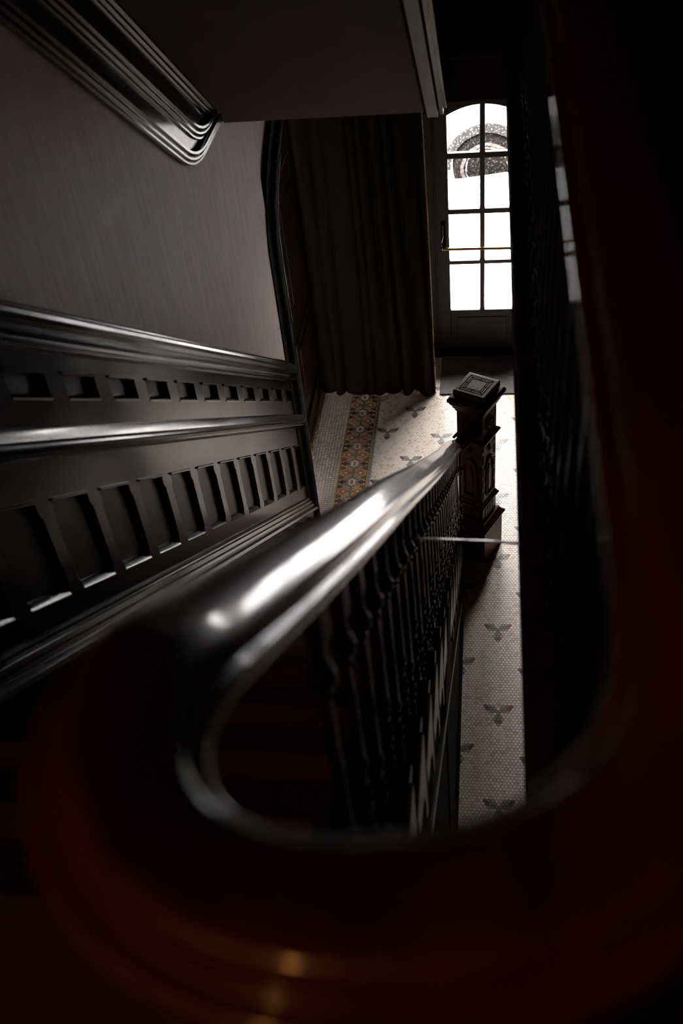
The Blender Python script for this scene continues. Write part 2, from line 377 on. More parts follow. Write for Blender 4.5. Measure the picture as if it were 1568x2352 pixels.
# ------------------------------------------------------------------ upper flight overhead: soffit, strings
up = empty('upper_flight', (0, 0, 0)); tag(up, 'underside of the upper flight sloping down above the stairs', 'staircase', kind='structure')
CS = 5.93; ux0, ux1 = -1.115, -0.245
g = MB()
zz = lambda y, c: c - S * y
g.add([(x, y, zz(y, CS) + h) for x in (ux0, ux1) for y, h in ((0.3, 0), (YE, 0), (YE, 0.12), (0.3, 0.12))], [(0, 1, 2, 3), (7, 6, 5, 4), (0, 4, 5, 1), (1, 5, 6, 2), (2, 6, 7, 3), (3, 7, 4, 0)])
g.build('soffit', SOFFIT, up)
# outer string of the upper flight (grey fillet and dark mouldings outside it)
def upstr(x0, x1, c0, c1, name, M, y1=YE - 0.05):
    mb = MB()
    mb.loft([[(x0, y, zz(y, c0)), (x1, y, zz(y, c0)), (x1, y, zz(y, c1)), (x0, y, zz(y, c1))] for y in (0.3, y1)]); return mb.build(name, M, up)
upstr(-0.262, -0.248, 5.905, 6.25, 'string_bead', BLACKWOOD)
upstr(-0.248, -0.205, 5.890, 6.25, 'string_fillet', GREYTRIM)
upstr(-0.205, -0.196, 5.915, 6.25, 'string_groove', BLACKWOOD)
upstr(-0.196, -0.183, 5.900, 6.25, 'string_moulding', WOOD)
upstr(-0.183, -0.170, 5.925, 6.25, 'string_moulding', WOOD)
# wall string of the upper flight: board with three mouldings, easing to the level at its foot
def easing(c, ytip, zend, r=0.16, y0=0.25, yend=YE):                 # sloped, rounded, then level
    pts = [(y0, c - S * y0)]
    yi = (c - zend) / S                                              # where slope meets the level line
    th = math.atan(S)
    d = r * 1.0
    p0 = Vector((yi - d * cos(th), zend + d * sin(th))); p2 = Vector((min(yi + d, yend), zend)); p1 = Vector((yi, zend))
    for i in range(0, 13):
        t = i / 12; q = p0 * (1 - t) ** 2 + p1 * 2 * t * (1 - t) + p2 * t * t; pts.append((q.x, q.y))
    if p2.x < yend - 0.01: pts.append((yend, zend))
    return pts
def sweep_wall(path, prof, name, M):
    mb = MB(); rings = []
    for i, (y, z) in enumerate(path):
        a = Vector(path[max(i - 1, 0)]); b = Vector(path[min(i + 1, len(path) - 1)]); t = (b - a).normalized(); nn = Vector((-t.y, t.x))
        if nn.y < 0: nn = -nn
        rings.append([(WX - 0.022 + o, y + nn.x * q, z + nn.y * q) for q, o in prof])
    mb.loft(rings); return mb.build(name, M, up, smooth=True, ang=25)
tri = [(0.0, 0), (0.0, 0.016), (0.004, 0.022), (0.010, 0.022), (0.013, 0.017), (0.015, 0.022), (0.021, 0.029), (0.028, 0.029), (0.032, 0.022), (0.034, 0.026), (0.041, 0.036), (0.050, 0.036), (0.054, 0.026), (0.054, 0)]
sweep_wall(easing(5.553, 3.53, 2.915, 0.17), tri, 'lower_moulding', WOODM)
sweep_wall(easing(5.700, 3.70, 2.96, 0.15), tri, 'middle_moulding', WOODM)
sweep_wall(easing(5.868, 3.95, 2.94, 0.10), tri, 'upper_moulding', WOODM)
pl = easing(5.56, 3.53, 2.92, 0.17)
g = MB(); top = [(y, max(zz(y, CS + 0.05), 3.0)) for y, z in pl]
for i in range(len(pl) - 1):
    q = [(pl[i][0], pl[i][1]), (pl[i + 1][0], pl[i + 1][1]), top[i + 1], top[i]]
    g.add([(x, y, z) for x in (WX - 0.024, WX - 0.010) for y, z in q], [(0, 1, 2, 3), (7, 6, 5, 4), (0, 4, 5, 1), (1, 5, 6, 2), (2, 6, 7, 3), (3, 7, 4, 0)])
g.build('string_board', WOOD, up)

# ------------------------------------------------------------------ floor mosaic (tiles joined as stuff children of the floor)
P_ = 0.0196; RW = P_ * 0.866
CREAM = (0.74, 0.655, 0.575); PALE = (0.78, 0.71, 0.64); PINK = (0.66, 0.50, 0.43); TAN = (0.62, 0.47, 0.31); GRY = (0.21, 0.20, 0.165); DRED = (0.135, 0.035, 0.035)
ORG = (0.56, 0.35, 0.18); ROSE = (0.42, 0.19, 0.155); OLV = (0.135, 0.11, 0.08); WHT = (0.78, 0.66, 0.58); RED = (0.45, 0.17, 0.12); LGRY = (0.30, 0.28, 0.24); YEL = (0.62, 0.38, 0.13)
def jit(c, a=0.05):
    k = 1 + random.uniform(-a, a); return (c[0] * k, c[1] * k, c[2] * k)
def hexa(mb, cx, cy, r, pointy, col, th=0.004):
    off = PI / 6 if pointy else 0.0
    dz = random.uniform(-0.0004, 0.0004)
    top = [(cx + r * 0.875 * cos(off + k * PI / 3), cy + r * 0.875 * sin(off + k * PI / 3), dz) for k in range(6)]
    bot = [(cx + r * 0.985 * cos(off + k * PI / 3), cy + r * 0.985 * sin(off + k * PI / 3), -th) for k in range(6)]
    mb.add(top + bot, [(0, 1, 2, 3, 4, 5)] + [(6 + k, 6 + (k + 1) % 6, (k + 1) % 6, k) for k in range(6)], col)
def sq(mb, x0, x1, y0, y1, col, th=0.004):
    e = 0.0013; dz = random.uniform(-0.0004, 0.0004)
    mb.add([(x0 + e, y0 + e, dz), (x1 - e, y0 + e, dz), (x1 - e, y1 - e, dz), (x0 + e, y1 - e, dz), (x0, y0, -th), (x1, y0, -th), (x1, y1, -th), (x0, y1, -th)],
           [(0, 1, 2, 3), (4, 5, 1, 0), (5, 6, 2, 1), (6, 7, 3, 2), (7, 4, 0, 3)], col)
motif = {}
def mset(rows):
    for r, d in rows.items():
        for x, c in d: motif[(x, r)] = c
mset({2: [(-3.5, DRED), (-2.5, GRY), (-1.5, LGRY), (1.5, LGRY), (2.5, GRY), (3.5, DRED)],
      1: [(-3, DRED), (-2, GRY), (-1, GRY), (1, GRY), (2, GRY), (3, DRED)],
      0: [(-2.5, LGRY), (-1.5, GRY), (-.5, GRY), (.5, GRY), (1.5, GRY), (2.5, LGRY)],
      -1: [(0, GRY)], -2: [(-.5, GRY), (.5, GRY)], -3: [(-1, LGRY), (0, GRY), (1, LGRY)], -4: [(-.5, DRED), (.5, DRED)], -5: [(0, ROSE)]})
FXL = -0.812                                                        # left edge of the field
X00 = 0.0645; Y00 = 3.272
def field_col(i, x, y):
    # motif lattice: columns 10 tiles apart, each shifted 19 rows, repeat 34 rows
    for m_ in range(-6, 8):
        cx = X00 - m_ * 10 * P_ - (0.5 * P_ if (m_ * 19) % 2 else 0)
        if abs(x - cx) > 3.8 * P_: continue
        ky = Y00 + m_ * 19 * RW
        rr = round((y - ky) / RW); rr = (rr + 17) % 34 - 17
        c = motif.get((round((x - cx) / P_ * 2) / 2, rr))
        if c: return c
    q = random.random()
    return TAN if q < 0.055 else PINK if q < 0.13 else PALE if q < 0.45 else CREAM
def floor_tiles(y0, y1, x0, x1):
    mb = MB(); r0 = math.floor((y0 - Y00) / RW); r1 = math.ceil((y1 - Y00) / RW)
    for r in range(r0, r1):
        y = Y00 + r * RW
        ox = 0.0 if r % 2 else 0.5
        i0 = math.floor((x0 - X00) / P_); i1 = math.ceil((x1 - X00) / P_)
        for i in range(i0, i1 + 1):
            x = X00 + (i + ox) * P_
            if x < x0 + P_ * 0.55 or x > x1: continue
            hexa(mb, x, y, P_ / 1.732, True, jit(field_col(i, x, y)))
    return mb
g = floor_tiles(2.35, 6.74, FXL, 0.80); o = g.build('hexagonal_tile', TILE, floor); tag(o, 'cream hexagonal mosaic with dark sprigs', kind='stuff')
# border strip: flat-topped hexagons, eleven columns, period ten
BX = -0.9245; BY = 5.0595
CW = 0.0168 
def border_col(d, r):
    r = abs((r + 5) % 10 - 5)
    T = {0: {.5: GRY, 1.5: GRY, 2.5: GRY, 3.5: WHT, 4.5: RED}, 1: {0: GRY, 1: ORG, 2: ORG, 3: GRY, 4: WHT, 5: WHT},
         2: {.5: ROSE, 1.5: ORG, 2.5: ORG, 3.5: LGRY, 4.5: LGRY}, 3: {0: WHT, 1: ROSE, 2: ORG, 3: ORG, 4: LGRY, 5: DRED},
         4: {.5: ROSE, 1.5: ORG, 2.5: OLV, 3.5: LGRY, 4.5: DRED}, 5: {0: ORG, 1: ORG, 2: OLV, 3: OLV, 4: ORG, 5: DRED}}
    return T[d].get(r, ORG)
g = MB(); PB = 0.0197
for k in range(-6, 7):
    odd = (k % 2 == 0)                                               # centre column sits on the half rows
    for r in range(-130, 90):
        rr = r + (0.5 if odd else 0.0)
        y = BY + rr * PB
        if y < 4.3 or y > 6.74: continue
        x = BX + k * CW
        if abs(k) <= 5: hexa(g, x, y, CW / 1.5, False, jit(border_col(abs(k), rr), 0.07))
        else:
            s_ = 1 if k > 0 else -1; xa, xb = sorted((x - s_ * 0.0050, x + s_ * 0.0008))
            sq(g, xa, xb, y - PB / 2, y + PB / 2, jit(YEL, 0.06))
o = g.build('border_tile', TILE, floor); tag(o, 'ochre and grey hexagonal border with pale flowers', kind='stuff')
g = MB()
y = 4.3
while y < 6.74:                                                     # grey fillet of square tiles, right of the border
    sq(g, BX + 0.1022, BX + 0.1022 + 0.0225, y, y + 0.0225, jit((0.25, 0.235, 0.20), 0.06)); g.v[-8:-4] = [(a, b, 0.0009) for a, b, c in g.v[-8:-4]]
    y += 0.0228
o = g.build('fillet_tile', TILE, floor); tag(o, 'grey square tiles edging the border', kind='stuff')
g = MB(); y = 4.3
SQ = 0.0208
while y < 6.74:
    x = BX - 0.1030 - SQ
    while x > -1.34:
        sq(g, x, x + SQ * 0.985, y, y + SQ * 0.985, jit((0.50, 0.435, 0.38), 0.07)); x -= SQ
    y += SQ
o = g.build('square_tile', TILE, floor); tag(o, 'beige square mosaic between border and wall', kind='stuff')

# ------------------------------------------------------------------ staircase
RUN, RISE, NT = 0.2497, 0.184, 17
YN1 = 4.61
st = empty('staircase', (-0.62, 4.61, 0)); tag(st, 'dark wooden staircase descending to the mosaic hall floor', 'staircase')
SX0, SX1 = -1.079, -0.145
def off(o): o.location = Vector(o.location) - Vector(st.location); return o
def step_xy(k): return YN1 - RUN * (k - 1), RISE * k
def tread_mesh():
    mb = MB(); r = 0.013
    prof = [(-RUN - 0.005, 0), (-0.0, 0)] ; prof = [(-RUN - 0.01, 0.0)] + [(-r + r * sin(a), -r + r * cos(a)) for a in [PI * i / 8 for i in range(9)]] + [(-RUN - 0.01, -2 * r)]
    mb.loft([[(x, y, z) for y, z in prof] for x in (SX0, SX1)])
    return mb.build('tread', WOOD, st, smooth=True, ang=40)
def riser_mesh():
    mb = MB(); mb.box(SX0, SX1 - 0.012, -0.040, -0.022, -RISE, -0.026); return mb.build('riser', BLACKWOOD, st)
def bracket_mesh():
    mb = MB()
    pr = [(-0.03, -0.026), (-0.03, -0.34), (-0.038, -0.352), (-0.055, -0.352), (-0.064, -0.34), (-0.066, -0.27), (-0.085, -0.21), (-0.125, -0.17), (-0.19, -0.15), (-0.235, -0.12), (-0.25, -0.026)]
    mb.loft([[(x, y, z) for y, z in pr] for x in (SX1 - 0.010, SX1 + 0.004)]); return mb.build('bracket', WOODV, st)
tr, ri, br = tread_mesh(), riser_mesh(), bracket_mesh()
for k in range(1, NT):
    y, z = step_xy(k)
    for proto in (tr, ri, br):
        o = proto if k == 1 else dup(proto, st)
        o.location = Vector((0, y, z)) - Vector(st.location)
o = dup(ri, st); o.location = Vector((0, step_xy(NT)[0], step_xy(NT)[1])) - Vector(st.location)
# outer string, spandrel and its panelling
g = MB()
for k in range(1, NT + 1):
    y, z = step_xy(k); g.box(-0.170, SX1 - 0.010, y - RUN - 0.03, y - 0.03, z - RISE - 0.25 if k > 2 else 0.0, z - 0.026)
off(g.build('outer_string', BLACKWOOD, st))
def spand(x0, x1, c0, c1, name, M, ya, yb, floor0=True):
    mb = MB()
    b = lambda y: 0.0 if c0 is None else max(0.0, c0 - S * y)
    mb.add([(x, y, z) for x in (x0, x1) for y, z in ((ya, b(ya)), (yb, b(yb)), (yb, max(c1 - S * yb, 0.01)), (ya, c1 - S * ya))],
           [(0, 1, 2, 3), (7, 6, 5, 4), (0, 4, 5, 1), (1, 5, 6, 2), (2, 6, 7, 3), (3, 7, 4, 0)])
    return off(mb.build(name, M, st))
spand(-0.19, -0.158, None, 3.42, 'spandrel_plaster', PLASTER, 0.30, 4.36)
spand(-0.158, -0.146, None, 3.06, 'spandrel_panelling', BLACKWOOD, 0.30, 4.12)
spand(-0.146, -0.139, 3.035, 3.075, 'spandrel_moulding', WOOD, 0.30, 4.10)
g = MB(); g.box(-0.158, -0.140, 2.16, 2.56, 0.0, 1.62); off(g.build('spandrel_post', BLACKWOOD, st))
g = MB(); g.box(-0.158, -0.132, 0.3, 4.40, 0.0, 0.15, 0.004); g.box(-0.158, -0.138, 0.3, 4.34, 0.15, 0.17, 0.004); off(g.build('spandrel_baseboard', BLACKWOOD, st))
# carpet runner
g = MB(); CX0, CX1 = -1.012, -0.285; pts = []
th = 0.010
pts.append((YN1 - 0.020 + th, 0.0))
for k in range(1, NT):
    y, z = step_xy(k)
    pts += [(y - 0.020 + th, z - 0.030), (y + th * 0.8, z - 0.020), (y + th, z - 0.008), (y + th * 0.5, z + th * 0.7), (y - 0.010, z + th), (y - RUN - 0.020 + th, z + th)]
y, z = step_xy(NT); pts += [(y - 0.020 + th, z - 0.030), (y + th * 0.8, z - 0.020), (y + th, z - 0.008), (y + th * 0.5, z + th * 0.7), (y - 0.010, z + th), (y - 0.6, z + th)]
def inner(p, k): return p
rows = []
for (yy, zz_) in pts:
    e = 0.012
    rows.append([(CX0, yy - 0.006, zz_ - 0.007), (CX0 + 0.003, yy - 0.0015, zz_ - 0.002), (CX0 + e, yy, zz_), (CX1 - e, yy, zz_), (CX1 - 0.003, yy - 0.0015, zz_ - 0.002), (CX1, yy - 0.006, zz_ - 0.007)])
g.loft(rows, close=False, caps=False)
run = g.build('stair_runner', CARPET, None, smooth=True, ang=50); tag(run, 'maroon carpet runner laid down the middle of the stairs', 'carpet')

# ------------------------------------------------------------------ railing: handrail with wreath, balusters
rl = empty('stair_railing', (-0.18, 4.0, 0)); tag(rl, 'polished mahogany handrail on turned balusters turning back along the landing', 'railing')
XL, XR, XM, YT = -0.187, 0.112, -0.0375, 0.338
ctrl = [(-0.100, 4.455, 0.985), (-0.125, 4.40, 0.995), (-0.155, 4.30, 1.035), (-0.169, 4.18, 1.130), (-0.173, 4.0, 1.268)]
def rail_c(y):                                                      # height of the rail over the slope line
    T = [(0.30, 4.300), (0.37, 4.294), (0.56, 4.283), (0.91, 4.273), (1.49, 4.268), (2.2, 4.243), (3.1, 4.220), (5, 4.217)]
    for (a, ca), (b, cb) in zip(T[:-1], T[1:]):
        if a <= y <= b: return ca + (cb - ca) * (y - a) / (b - a)
    return T[-1][1]
y = 3.8
while y > 0.42:
    ctrl.append((XL + 0.014 * min(1, max(0, (y - 0.5) / 1.2)), y, rail_c(y) - S * y)); y -= 0.2 if y > 0.8 else 0.1
ctrl += [(XL, 0.37, 4.020), (XL - 0.003, 0.310, 4.044)]
for i in range(1, 17):
    a = PI + PI * i / 16; t = i / 16; e = 2 / 2.6 if t < 0.5 else 1.0
    ctrl.append((XM + (0.1535 if t < 0.5 else 0.1495) * math.copysign(abs(cos(a)) ** e, cos(a)), YT - 0.15 * abs(sin(a)) ** e, 4.046 + 0.036 * t))
ctrl += [(XR, 0.45, 4.084)] + [(XR, y, 4.085) for y in (0.6, 0.9, 1.3, 1.8, 2.4, 3.2, 4.10)]
def catmull(P, n=5):
    out = []; V = [Vector(p) for p in P]; V = [V[0] * 2 - V[1]] + V + [V[-1] * 2 - V[-2]]
    for i in range(1, len(V) - 2):
        p0, p1, p2, p3 = V[i - 1:i + 3]
        for k in range(n):
            t = k / n; out.append(0.5 * ((2 * p1) + (p2 - p0) * t + (2 * p0 - 5 * p1 + 4 * p2 - p3) * t * t + (3 * p1 - p0 - 3 * p2 + p3) * t ** 3))
    out.append(V[-2]); return out
half = [(-0.020, 0.0), (-0.012, -0.0003), (0.0, -0.0017), (0.008, -0.0031), (0.016, -0.0049), (0.023, -0.0069), (0.0290, -0.0090), (0.0318, -0.0115), (0.0335, -0.0180), (0.0345, -0.0240), (0.0365, -0.0256), (0.0390, -0.0255),
        (0.0425, -0.0250), (0.0455, -0.0270), (0.0475, -0.0312), (0.0475, -0.0355), (0.0455, -0.0395), (0.0415, -0.042), (0.036, -0.044), (0.033, -0.050), (0.032, -0.058), (0.026, -0.064), (0.0, -0.064)]
left = [(-0.020, 0.0), (-0.0250, -0.0007), (-0.0285, -0.0028), (-0.0312, -0.0065), (-0.0328, -0.0120), (-0.0336, -0.0180)] + [(-u, v) for u, v in half[9:]]
prof = [(-u, v) for u, v in half] + [(-u, v) for u, v in left[-2:0:-1]]      # the path runs uphill, so the well side has negative u
def smooth_path(P, step=0.012, passes=14):
    P = [Vector(p) for p in P]; out = [P[0]]; acc = 0.0
    for a, b in zip(P[:-1], P[1:]):
        d = (b - a).length
        while d > 0 and acc + d >= step:
            a = a + (b - a) * ((step - acc) / d); out.append(a); d = (b - a).length; acc = 0.0
        acc += d
    for _ in range(passes): out = [out[0]] + [(out[i - 1] + out[i] * 2 + out[i + 1]) / 4 for i in range(1, len(out) - 1)] + [out[-1]]
    return out
rail_path = smooth_path(catmull(ctrl, 8))
def frames(path):
    out = []
    for i, p in enumerate(path):
        t = (path[min(i + 1, len(path) - 1)] - path[max(i - 1, 0)]).normalized()
        s_ = Vector((t.y, -t.x, 0)).normalized(); n_ = s_.cross(t); n_ = n_ if n_.z > 0 else -n_
        k = math.radians(14.0) * max(0.0, min(1.0, (XM - p.x) / 0.135))   # rolled towards the well, shaped so its top mirrors the glazed door
        s_, n_ = s_ * cos(k) + n_ * sin(k), n_ * cos(k) - s_ * sin(k)
        out.append((p, s_, n_))
    return out
g = MB(); g.loft([[p + s_ * u + n_ * v for u, v in prof] for p, s_, n_ in frames(rail_path)])
o = g.build('handrail', RAIL, rl, smooth=True, ang=60); o.location = -Vector(rl.location)
def rail_z(y, left=True):
    best = None
    for a, b in zip(rail_path[:-1], rail_path[1:]):
        if (a.x < XM) != left: continue
        if min(a.y, b.y) - 1e-6 <= y <= max(a.y, b.y) + 1e-6 and abs(a.y - b.y) > 1e-6:
            return a.z + (b.z - a.z) * (y - a.y) / (b.y - a.y)
    return 4.0
def rail_x(y):
    for a, b in zip(rail_path[:-1], rail_path[1:]):
        if a.x < XM and min(a.y, b.y) <= y <= max(a.y, b.y) and abs(a.y - b.y) > 1e-6: return a.x + (b.x - a.x) * (y - a.y) / (b.y - a.y)
    return XL
def baluster(h):
    mb = MB(); n = 12; kz = h - 0.135 if h > 0.5 else h - 0.12        # knob height
    q = 0.0125
    mb.box(-q, q, -q, q, 0, 0.055, 0.002)
    pr = [(0.0125, 0.055), (0.0085, 0.060), (0.0085, 0.064), (0.0125, 0.070), (0.0125, 0.076), (0.0085, 0.082)]
    rings = [[(r * cos(2 * PI * k / n), r * sin(2 * PI * k / n), z) for k in range(n)] for r, z in pr]
    z0, z1 = 0.085, 0.235                                            # barley twist
    for i in range(19):
        z = z0 + (z1 - z0) * i / 18; e = min(1, i / 3, (18 - i) / 3)
        rings.append([((0.0098 + 0.0042 * e * cos(2 * (2 * PI * k / n) - i * 0.62)) * cos(2 * PI * k / n), (0.0098 + 0.0042 * e * cos(2 * (2 * PI * k / n) - i * 0.62)) * sin(2 * PI * k / n), z) for k in range(n)])
    pr = [(0.0085, 0.240), (0.0120, 0.248), (0.0135, 0.256), (0.0120, 0.264), (0.0085, 0.270), (0.0105, 0.280), (0.0092, 0.40 if h > 0.62 else 0.34), (0.0080, kz - 0.040), (0.0110, kz - 0.034), (0.0085, kz - 0.026),
          (0.0125, kz - 0.018), (0.0175, kz - 0.006), (0.0180, kz + 0.002), (0.0150, kz + 0.012), (0.0105, kz + 0.019), (0.0120, kz + 0.025), (0.0105, kz + 0.032)]
    rings += [[(r * cos(2 * PI * k / n), r * sin(2 * PI * k / n), z) for k in range(n)] for r, z in pr]
    mb.loft(rings)
    mb.loft([[(r * cos(2 * PI * k / n), r * sin(2 * PI * k / n), z) for k in range(n)] for r, z in ((0.0088, kz + 0.032), (0.0100, kz + 0.05), (0.0108, h))])
    return mb.build('baluster', BALW, rl, smooth=True, ang=40)
protos = {}
def put_bal(x, y, zb, zt):
    h = round((zt - zb) * 50) / 50
    if h not in protos: o = protos[h] = baluster(h)
    else: o = dup(protos[h], rl)
    o.location = Vector((x, y, zt - h)) - Vector(rl.location)
for k in range(1, NT):
    y, z = step_xy(k)
    for d in (0.045, 0.170):
        yy = y - d
        if yy > 4.40: continue
        put_bal(rail_x(yy), yy, z - 0.002, rail_z(yy) - 0.060 / cos(math.atan(S)) + 0.003)
for i in range(30):
    yy = 0.40 + 0.125 * i
    if yy < 4.1: put_bal(XR, yy, ZL - 0.002, rail_z(yy, False) - 0.062)
for i in range(5):
    a = PI + PI * (i + 0.9) / 5.8; put_bal(XM + 0.15 * cos(a), YT + 0.15 * sin(a), ZL - 0.002, 3.99)

# white tie rod across the stairwell
g = MB(); rings = []
for x, z, hw in ((-0.178, 3.000, 0.0030), (-0.10, 2.998, 0.0056), (0.0, 2.994, 0.0076), (0.074, 2.987, 0.0088)):   # flat bar, its face sloping like the stairs
    c_, s_ = cos(math.radians(32)), sin(math.radians(32))
    rings.append([(x, 1.50 + p * c_ + q * s_, z - p * s_ + q * c_) for p, q in ((-hw, 0), (-hw * 0.85, 0.0016), (0, 0.00165), (hw * 0.85, 0.0016), (hw, 0), (hw * 0.8, -0.002), (-hw * 0.8, -0.002))])
g.loft(rings)
tag(g.build('tie_rod', WHITEROD, None, smooth=True), 'thin white bar spanning the stairwell from balusters to landing fascia', 'rod')

# ------------------------------------------------------------------ newel post
nw = empty('newel_post', (-0.062, 4.533, 0), math.radians(-27.5)); tag(nw, 'carved dark newel post with a square inlaid cap at the stair foot', 'post')
def sqlathe(prof, name, M, sm=False):                               # prof: (half side, z)
    mb = MB(); mb.loft([[(s_, -s_, z), (s_, s_, z), (-s_, s_, z), (-s_, -s_, z)] for s_, z in prof]); return mb.build(name, M, nw)
sqlathe([(0.112, 0), (0.112, 0.255), (0.116, 0.258), (0.126, 0.262), (0.128, 0.272), (0.122, 0.280), (0.110, 0.292), (0.100, 0.308), (0.098, 0.318), (0.083, 0.320)], 'plinth', NEWW)
sqlathe([(0.083, 0.318), (0.083, 0.415), (0.092, 0.420), (0.098, 0.428), (0.098, 0.438), (0.090, 0.446), (0.086, 0.456), (0.080, 0.462)], 'lower_block', NEWW)
sqlathe([(0.080, 0.460), (0.080, 0.898), (0.088, 0.902), (0.100, 0.906), (0.102, 0.914), (0.096, 0.922), (0.086, 0.930), (0.081, 0.932)], 'shaft', NEWW)
sqlathe([(0.081, 0.932), (0.081, 1.090), (0.086, 1.096), (0.088, 1.106), (0.098, 1.122), (0.100, 1.132), (0.110, 1.146), (0.112, 1.156), (0.119, 1.160), (0.121, 1.176), (0.118, 1.184), (0.114, 1.187), (0.112, 1.194), (0.090, 1.195)], 'neck_block', NEWW)
cap = sqlathe([(0.088, 1.194), (0.095, 1.200), (0.095, 1.234), (0.092, 1.240), (0.088, 1.2405)], 'cap', NEWW)
g = MB()
def line(a, b, wd=0.0016):
    a = Vector(a); b = Vector(b); t = (b - a).normalized() * wd; p = Vector((-t.y, t.x))
    g.add([(*(a - t + p), 1.2402), (*(b + t + p), 1.2402), (*(b + t - p), 1.2402), (*(a - t - p), 1.2402), (*(a - t + p), 1.2409), (*(b + t + p), 1.2409), (*(b + t - p), 1.2409), (*(a - t - p), 1.2409)],
          [(3, 2, 1, 0), (4, 5, 6, 7), (0, 1, 5, 4), (1, 2, 6, 5), (2, 3, 7, 6), (3, 0, 4, 7)])
for s_ in (0.070, 0.056, 0.045):
    for k in range(4):
        q = [(s_, -s_), (s_, s_), (-s_, s_), (-s_, -s_)]; line(q[k], q[(k + 1) % 4], 0.0020 if s_ < 0.07 else 0.0024)
for k in range(4):
    sx, sy = [(1, -1), (1, 1), (-1, 1), (-1, -1)][k]; line((0.045 * sx, 0.045 * sy), (0.070 * sx, 0.070 * sy), 0.0020)
    mx_, my_ = [(1, 0), (0, 1), (-1, 0), (0, -1)][k]; line((0.045 * mx_, 0.045 * my_), (0.070 * mx_, 0.070 * my_), 0.0020)
g.build('inlay_line', INLAY, cap)
for k in range(4):                                                   # carving on the four faces
    Rm = Matrix.Rotation(k * PI / 2, 4, 'Z')
    def tf(mb): mb.v = [tuple((Rm @ Vector(v))[:]) for v in mb.v]; return mb
    g = MB(); f = 0.081                                              # rosette
    for i in range(8):
        a = i * PI / 4; cy, cz = 0.020 * cos(a), 1.012 + 0.020 * sin(a)
        rings = []
        for t in (0, 0.4, 0.75, 1):
            rr = 0.0145 * cos(t * PI / 2) + 0.0008
            rings.append([(f - 0.001 + 0.012 * sin(t * PI / 2), cy + rr * cos(j * PI / 4), cz + rr * sin(j * PI / 4)) for j in range(8)])
        g.loft(rings)
    rings = [[(f + 0.016 * sin(t * PI / 2), 0.012 * cos(t * PI / 2) * cos(j * PI / 4) + 0.0004 * cos(j * PI / 4), 1.012 + (0.012 * cos(t * PI / 2) + 0.0004) * sin(j * PI / 4)) for j in range(8)] for t in (0, 0.5, 0.8, 1)]
    g.loft(rings)
    g.loft([[(f - 0.001 + 0.008 * (q % 2), (0.043 + 0.003 * (q // 2)) * cos(j * PI / 8), 1.012 + (0.043 + 0.003 * (q // 2)) * sin(j * PI / 8)) for q in (0, 1, 3, 2)] for j in list(range(16)) + [0]], caps=False)
    tf(g).build('rosette', NEWW, nw, smooth=True)
    g = MB(); f = 0.080                                              # arched relief panel
    path = [(-0.040, 0.505)] + [(-0.040, 0.70)] + [(-0.040 * cos(PI * i / 10), 0.70 + 0.075 * sin(PI * i / 10)) for i in range(1, 10)] + [(0.040, 0.70), (0.040, 0.505), (-0.040, 0.505)]
    rings = []
    for i, (y, z) in enumerate(path):
        a = Vector(path[max(i - 1, 0)]); b = Vector(path[min(i + 1, len(path) - 1)]); t = (b - a).normalized(); p = Vector((-t.y, t.x))
        rings.append([(f + o_, y + p.x * q, z + p.y * q) for q, o_ in ((-0.007, -0.001), (-0.005, 0.008), (0, 0.011), (0.005, 0.008), (0.007, -0.001))])
    g.loft(rings)
    g.loft([[(f + o_, y * s_, z0_) for y, z0_ in ((-0.02, 0.53), (0.02, 0.53), (0.02, 0.66), (0.0, 0.72), (-0.02, 0.66))] for o_, s_ in ((-0.001, 1.0), (0.007, 0.8))])
    tf(g).build('arched_relief', NEWW, nw)
    g = MB()                                                         # drop ornament above the arch and reeded block below
    rings = [[(f + 0.014 * sin(t * PI) * 0.9, 0.016 * sin(t * PI) ** 0.8 * c_, 0.79 + 0.085 * t) for c_ in (-1, -0.5, 0, 0.5, 1)] for t in (0.02, 0.2, 0.4, 0.6, 0.8, 0.98)]
    g.loft([[(p[0] - (0.010 if abs(j - 2) == 2 else 0.003 if abs(j - 2) == 1 else 0), p[1], p[2]) for j, p in enumerate(r)] for r in rings], close=False)
    tf(g).build('leaf_drop', NEWW, nw, smooth=True)
    g = MB()
    for i in range(4): g.box(0.0825, 0.0885, -0.050 + 0.027 * i, -0.050 + 0.027 * i + 0.019, 0.335, 0.400, 0.002)
    tf(g).build('reeded_block', NEWW, nw)
    g = MB()
    for z in (0.51, 0.60, 0.69, 0.78, 0.87):
        for sgn in (-1, 1): g.box(0.0795, 0.0845, sgn * 0.066 - 0.007, sgn * 0.066 + 0.007, z - 0.030, z + 0.030, 0.003)
    tf(g).build('edge_beading', NEWW, nw)['kind'] = 'stuff'

